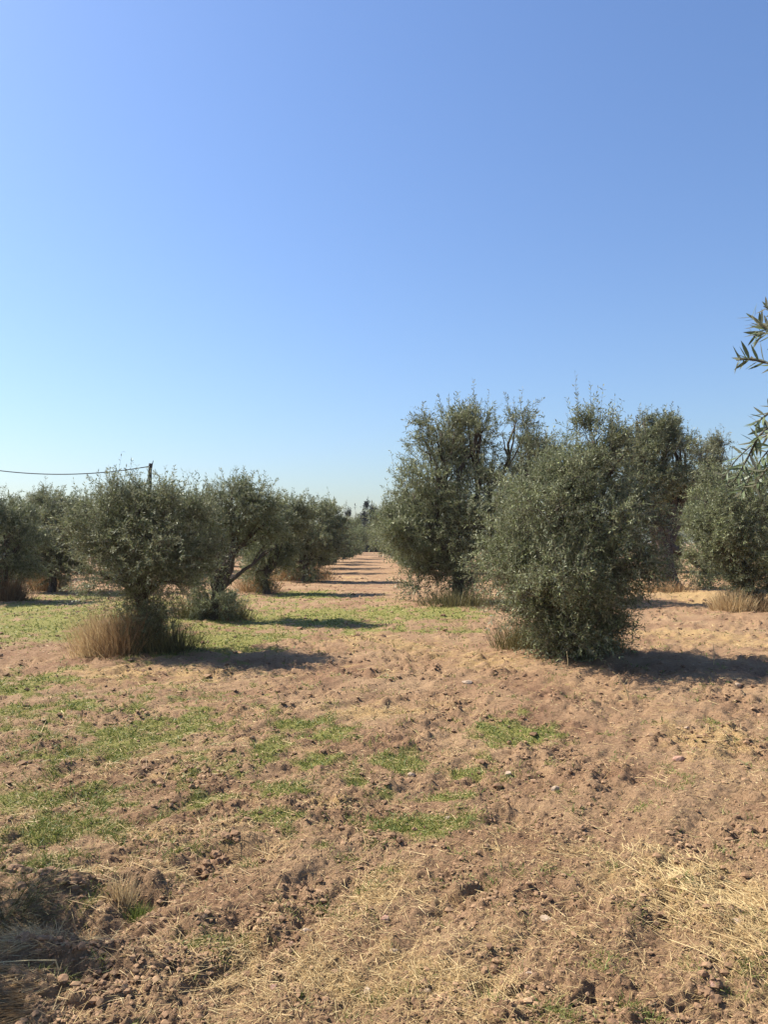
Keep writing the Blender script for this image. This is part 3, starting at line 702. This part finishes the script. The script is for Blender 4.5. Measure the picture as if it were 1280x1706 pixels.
def build_lumps():
    g = np.random.default_rng(64); V, T = [], []; v, t = ico(); nv = 0
    vs = list(v); cache = {}; tt = []
    for a, b, c in t:
        m = []
        for p, q in ((a, b), (b, c), (c, a)):
            k = (min(p, q), max(p, q))
            if k not in cache: cache[k] = len(vs); vs.append(nrm((vs[p] + vs[q])[None])[0])
            m.append(cache[k])
        tt += [(a, m[0], m[2]), (b, m[1], m[0]), (c, m[2], m[1]), tuple(m)]
    vs, tt = np.array(vs), np.array(tt)
    for px, py, num, sp, sz in [(20, 1470, 12, 40, .042), (70, 1490, 10, 45, .04), (115, 1500, 8, 25, .04), (35, 1595, 16, 50, .035), (345, 1432, 14, 14, .035), (365, 1412, 14, 14, .04), (388, 1396, 12, 12, .04),
                              (435, 1415, 14, 30, .025), (830, 1605, 12, 24, .03), (775, 1540, 14, 40, .018), (1000, 1330, 26, 90, .022), (920, 1370, 18, 60, .022), (270, 1290, 18, 60, .03), (350, 1285, 12, 40, .03),
                              (1170, 1650, 10, 30, .028), (120, 1620, 24, 80, .025), (700, 1390, 18, 60, .02), (930, 1510, 24, 110, .016), (250, 1500, 12, 40, .025), (1240, 1380, 20, 60, .024), (560, 1140, 30, 140, .035), (820, 1190, 26, 140, .03)]:
        for _ in range(num):
            x, y, _z = ground_at(px + g.normal(0, sp * .5), py + g.normal(0, sp * .22))
            s = sz * g.uniform(.25, .85)
            L = vs * (1 + g.uniform(-.3, .3, (len(vs), 1))) * s * g.uniform(.7, 1.3, (1, 3)) * np.array((1, 1, .8))
            L += (x, y, gz(x, y) + s * .2); V.append(L); T.append(tt + nv); nv += len(vs)
    T = np.concatenate(T)
    o = link('soil_clods', fast_mesh('soil_clods', np.concatenate(V), [T], M_clod, tint=np.clip(g.normal(.4, .12, len(T)), 0, 1)))
    tag(o, 'larger overturned clods of dark soil in the foreground', 'soil', kind='stuff')
build_lumps()

# ------------------------------------------------------------------ stones one can point to
def stone(px, py, wpx, flat, label, mat, seed):
    g = np.random.default_rng(seed); c = ground_at(px, py); s = wpx / FPX * c[1] * .5
    v, t = ico()
    # one subdivision for a chipped outline
    vs = list(v); cache = {}; tt = []
    def mid(a, b):
        k = (min(a, b), max(a, b))
        if k not in cache: cache[k] = len(vs); vs.append(nrm((vs[a] + vs[b])[None])[0])
        return cache[k]
    for a, b, c_ in t:
        ab, bc, ca = mid(a, b), mid(b, c_), mid(c_, a); tt += [(a, ab, ca), (b, bc, ab), (c_, ca, bc), (ab, bc, ca)]
    V = np.array(vs) * g.uniform(.82, 1.15, (len(vs), 1))
    for _ in range(5):
        nv = nrm(g.normal(0, 1, (1, 3)))[0]; dd = V @ nv; V -= np.maximum(dd - .62, 0)[:, None] * nv
    V *= np.array((1.1, .85, flat)) * s
    o = link('stone', fast_mesh('stone', V, [np.array(tt)], mat), loc=(c[0], c[1], gz(c[0], c[1]) + s * flat * .3), rotz=g.uniform(-.5, .5))
    tag(o, label, 'stone', 'stones lying on the soil')
for i, (px, py, wp, fl, lb, r) in enumerate([
    (1230, 1143, 11, .9, 'round white stone at the edge of the dark bush\'s shadow', 0),
    (780, 1141, 20, .4, 'flat grey stone on bare soil left of the dark bush\'s shadow', 0),
    (926, 1310, 14, 1.0, 'upright pale stone alone on bare soil below the dark bush', 0),
    (847, 1283, 15, .6, 'pale flat stone at the right end of a short green patch', 0),
    (686, 1280, 14, .7, 'grey brown stone beside the green patch left of the lane middle', 0),
    (1132, 1255, 20, .6, 'brown stone left below the yellow straw patch on the right', 1),
    (745, 1353, 14, .6, 'small pale stone inside the green patch in the lane middle', 0),
    (1145, 1206, 9, .7, 'tiny pale stone above the yellow straw patch on the right', 0),
    (509, 1538, 20, .6, 'wide pale stone just above a reddish one in the foreground', 0),
    (484, 1553, 16, .7, 'reddish stone just below a wide pale one in the foreground', 1),
    (657, 1571, 15, .7, 'rounded pale stone in the centre of the foreground', 0),
    (611, 1629, 16, .8, 'light pinkish stone low in the middle of the foreground', 0),
    (712, 1638, 14, .9, 'pointed pale stone right of the light pinkish one', 0),
    (643, 1522, 16, .7, 'half buried brown stone above the centre of the foreground', 1),
    (457, 1637, 14, .8, 'brown stone low in the foreground, left of the light pinkish one', 1),
    (908, 1524, 20, .5, 'wide dusty stone on the bare soil of the right foreground', 0),
    (1232, 1545, 22, .6, 'large dusty stone lying in the slanting straw swath', 0),
    (1106, 1445, 12, .8, 'small pale stone at the upper end of the straw swath', 0),
    (1188, 1646, 22, .6, 'brown stone in the lower right corner below the straw swath', 1),
    (882, 1624, 14, .7, 'small grey stone at the bottom right of the foreground middle', 0)]):
    stone(px, py, wp, fl, lb, M_stone_r if r else M_stone, 200 + i)

# ------------------------------------------------------------------ single dry stalks
def stalk(label, pts, r, forks=()):
    b = pts[0]; mb = MB(); mb.tube(np.array(pts) - b, np.linspace(r, r * .5, len(pts)), 5)
    for f in forks: mb.tube(np.array(f) - b, np.linspace(r * .7, r * .35, len(f)), 5)
    me = mb.mesh('dry_stalk', M_straw)
    a = me.attributes.new('tint', 'FLOAT', 'FACE'); a.data.foreach_set('value', np.full(len(me.polygons), .95, np.float32))
    o = link('dry_stalk', me, loc=b); tag(o, label, 'dry stalk')
def gp(px, py, y): p = at(px, py, y); return p
g0 = ground_at(1050, 1168); yD = g0[1]; g0[2] = gz(g0[0], yD) - .02
stalk('pale forked dry stalk standing in the dark bush\'s shadow', [g0, gp(1044, 1150, yD), gp(1037, 1136, yD + .02), gp(1030, 1124, yD)], .006,
      [[gp(1044, 1150, yD), gp(1040, 1140, yD - .03), gp(1046, 1132, yD - .02), gp(1049, 1150, yD)]])
for px, py, top, lb in [(1190, 1112, 1070, 'thin dry stalk standing at the right end of the big shadow'), (946, 1120, 1085, 'thin dry stalk standing before the dense dark bush')]:
    g0 = ground_at(px, py); yD = g0[1]; g0[2] = gz(g0[0], yD) - .02
    stalk(lb, [g0, gp(px + 1, (py + top) / 2, yD), gp(px - 1, top, yD)], .005)
g0 = ground_at(98, 1634); yD = g0[1]; g0[2] = gz(g0[0], yD) - .01
stalk('bent pale stalk arching over the golden mound at the lower left', [g0, gp(96, 1612, yD), gp(92, 1600, yD), gp(50, 1600, yD - .02), gp(-10, 1604, yD - .03)], .0035)

# ------------------------------------------------------------------ near olive tree, its shoots reaching in from the right
def near_tree():
    root = bpy.data.objects.new('olive_tree', None); COL.objects.link(root)
    bx, by = 2.35, 2.0; b = np.array((bx, by, gz(bx, by))); root.location = b
    tag(root, 'nearest olive tree, only its leafy shoots reaching in at the right edge', 'olive tree')
    C = np.array([(2.5, 2.1, 2.2, .6, .7, .5, 1), (2.3, 2.2, 2.75, .45, .6, .4, 1), (3.0, 2.0, 2.0, .6, .6, .5, 1), (2.6, 1.5, 2.4, .6, .5, .5, 1)])
    link('trunk', wood('trunk', b, (2.4, 2.0, 1.1), C, .13, b), root)
    link('crown', foliage('crown', C, 420, .058, [M_leaf_near, M_twig], 71, .1, 11, .34, .3, .3, b), root)
    # leaf shapes: lance, folded along the midrib
    LM = []
    for k in range(4):
        L, wd, cv = (.041, .046, .037, .043)[k], (.0078, .0082, .0072, .0076)[k], (.10, -.06, .16, .03)[k]
        ts = np.array((0, .12, .32, .55, .78, 1.0)); ws = np.array((.12, .6, 1, .95, .6, .02)) * wd * .5
        V = []
        for q, wq in zip(ts, ws):
            z = cv * L * q * q; V += [(L * q, -wq, z + wq * .18), (L * q, 0, z), (L * q, wq, z + wq * .18)]
        F = [(3 * i + j, 3 * i + 3 + j, 3 * i + 4 + j, 3 * i + 1 + j) for i in range(5) for j in (0, 1)]
        for s in (0, 1):
            LM.append(fast_mesh('leaf', V, [np.array(F)], M_leaf_near, tint=np.full(10, (.35, .75)[s]), smooth=False))
    g = np.random.default_rng(77)
    ND = 1.75
    def shoot(pp, npairs, rad, dd=0.0):
        npairs = int(npairs * 2.1)
        pts = np.array([at(px - 12, py, ND + dy + dd) for px, py, dy in pp])
        t0 = np.linspace(0, 1, len(pts)); tf = np.linspace(0, 1, 24)
        fine = np.stack([np.interp(tf, t0, pts[:, i]) for i in range(3)], 1)
        mb = MB(); mb.tube(fine - b, np.linspace(rad, rad * .35, 24), 6)
        br = link('branch', mb.mesh('branch', M_twig), root)
        tang = nrm(np.gradient(fine, axis=0))
        for i in range(npairs):
            q = (i + .6) / npairs; j = min(23, int(q * 23)); p = fine[j]; T = tang[j]
            s0 = nrm(np.cross(T, (0.2, 1, .3))[None])[0]; s1 = np.cross(T, s0)
            s = s0 if i % 2 == 0 else s1
            for sg in (-1, 1):
                if p[0] > .5 * p[1] * 1.06 + .03: continue
                d = nrm((T * g.uniform(.5, .95) + sg * s * g.uniform(.65, 1.0) + g.normal(0, .18, 3))[None])[0]
                n_ = np.array((-.35, -.2, .9)) + g.normal(0, .5, 3); y_ = nrm(np.cross(n_, d)[None])[0]; z_ = np.cross(d, y_)
                o = bpy.data.objects.new('leaf', LM[g.integers(0, 8)]); COL.objects.link(o); o.parent = br
                sc = g.uniform(.8, 1.15) * (1 if q < .85 else .75)
                o.matrix_local = Matrix(((d[0] * sc, y_[0] * sc, z_[0] * sc, p[0] - b[0]), (d[1] * sc, y_[1] * sc, z_[1] * sc, p[1] - b[1]), (d[2] * sc, y_[2] * sc, z_[2] * sc, p[2] - b[2]), (0, 0, 0, 1)))
    shoot([(1560, 640, .2), (1400, 625, .1), (1320, 612, 0), (1265, 598, 0), (1240, 600, 0)], 15, .004)
    shoot([(1560, 600, .3), (1400, 575, .1), (1330, 560, 0), (1285, 545, 0), (1262, 525, 0)], 15, .003, .06)
    shoot([(1560, 580, .3), (1420, 560, .2), (1330, 535, .05), (1285, 510, 0)], 13, .003, -.05)
    shoot([(1560, 640, .2), (1400, 600, .1), (1330, 570, 0), (1290, 555, 0), (1268, 560, 0)], 14, .003, .1)
    shoot([(1560, 700, .3), (1400, 680, .2), (1330, 670, .1), (1290, 690, 0), (1270, 710, 0)], 15, .003, -.08)
    shoot([(1560, 760, .3), (1400, 740, .2), (1330, 750, .1), (1290, 780, 0), (1268, 815, 0)], 15, .003, .02)
    shoot([(1560, 690, .3), (1400, 670, .2), (1320, 690, .1), (1278, 725, 0), (1255, 770, 0), (1238, 800, 0)], 18, .004, -.03)
    shoot([(1560, 720, .2), (1400, 710, .1), (1320, 720, 0), (1285, 760, 0), (1262, 795, 0), (1248, 822, 0)], 17, .003, .05)
    shoot([(1560, 720, .2), (1380, 700, .1), (1310, 715, 0), (1272, 735, .05), (1240, 765, 0), (1215, 800, 0)], 14, .003, .1)
near_tree()

# ------------------------------------------------------------------ summer haze: one closed box round everything, the sky outside it
def haze():
    m = bpy.data.materials.new('haze'); m.use_nodes = True; t = m.node_tree; t.nodes.clear()
    o = t.nodes.new('ShaderNodeOutputMaterial'); v = t.nodes.new('ShaderNodeVolumePrincipled')
    v.inputs['Color'].default_value = (0.86, 0.92, 1.0, 1); v.inputs['Density'].default_value = HAZE; v.inputs['Anisotropy'].default_value = 0.3
    t.links.new(v.outputs[0], o.inputs['Volume'])
    x0, x1, y0, y1, z0, z1 = -HX, HX, -80, 3050, -1.5, 12
    V = [(x, y, z) for z in (z0, z1) for y in (y0, y1) for x in (x0, x1)]
    Q = np.array([(0, 2, 3, 1), (4, 5, 7, 6), (0, 1, 5, 4), (2, 6, 7, 3), (0, 4, 6, 2), (1, 3, 7, 5)])
    ob = link('haze', fast_mesh('haze', V, [Q], m)); tag(ob, 'thin pale summer haze over the orchard', 'haze', kind='stuff')
HAZE, HX = 0.00022, 4000
haze()
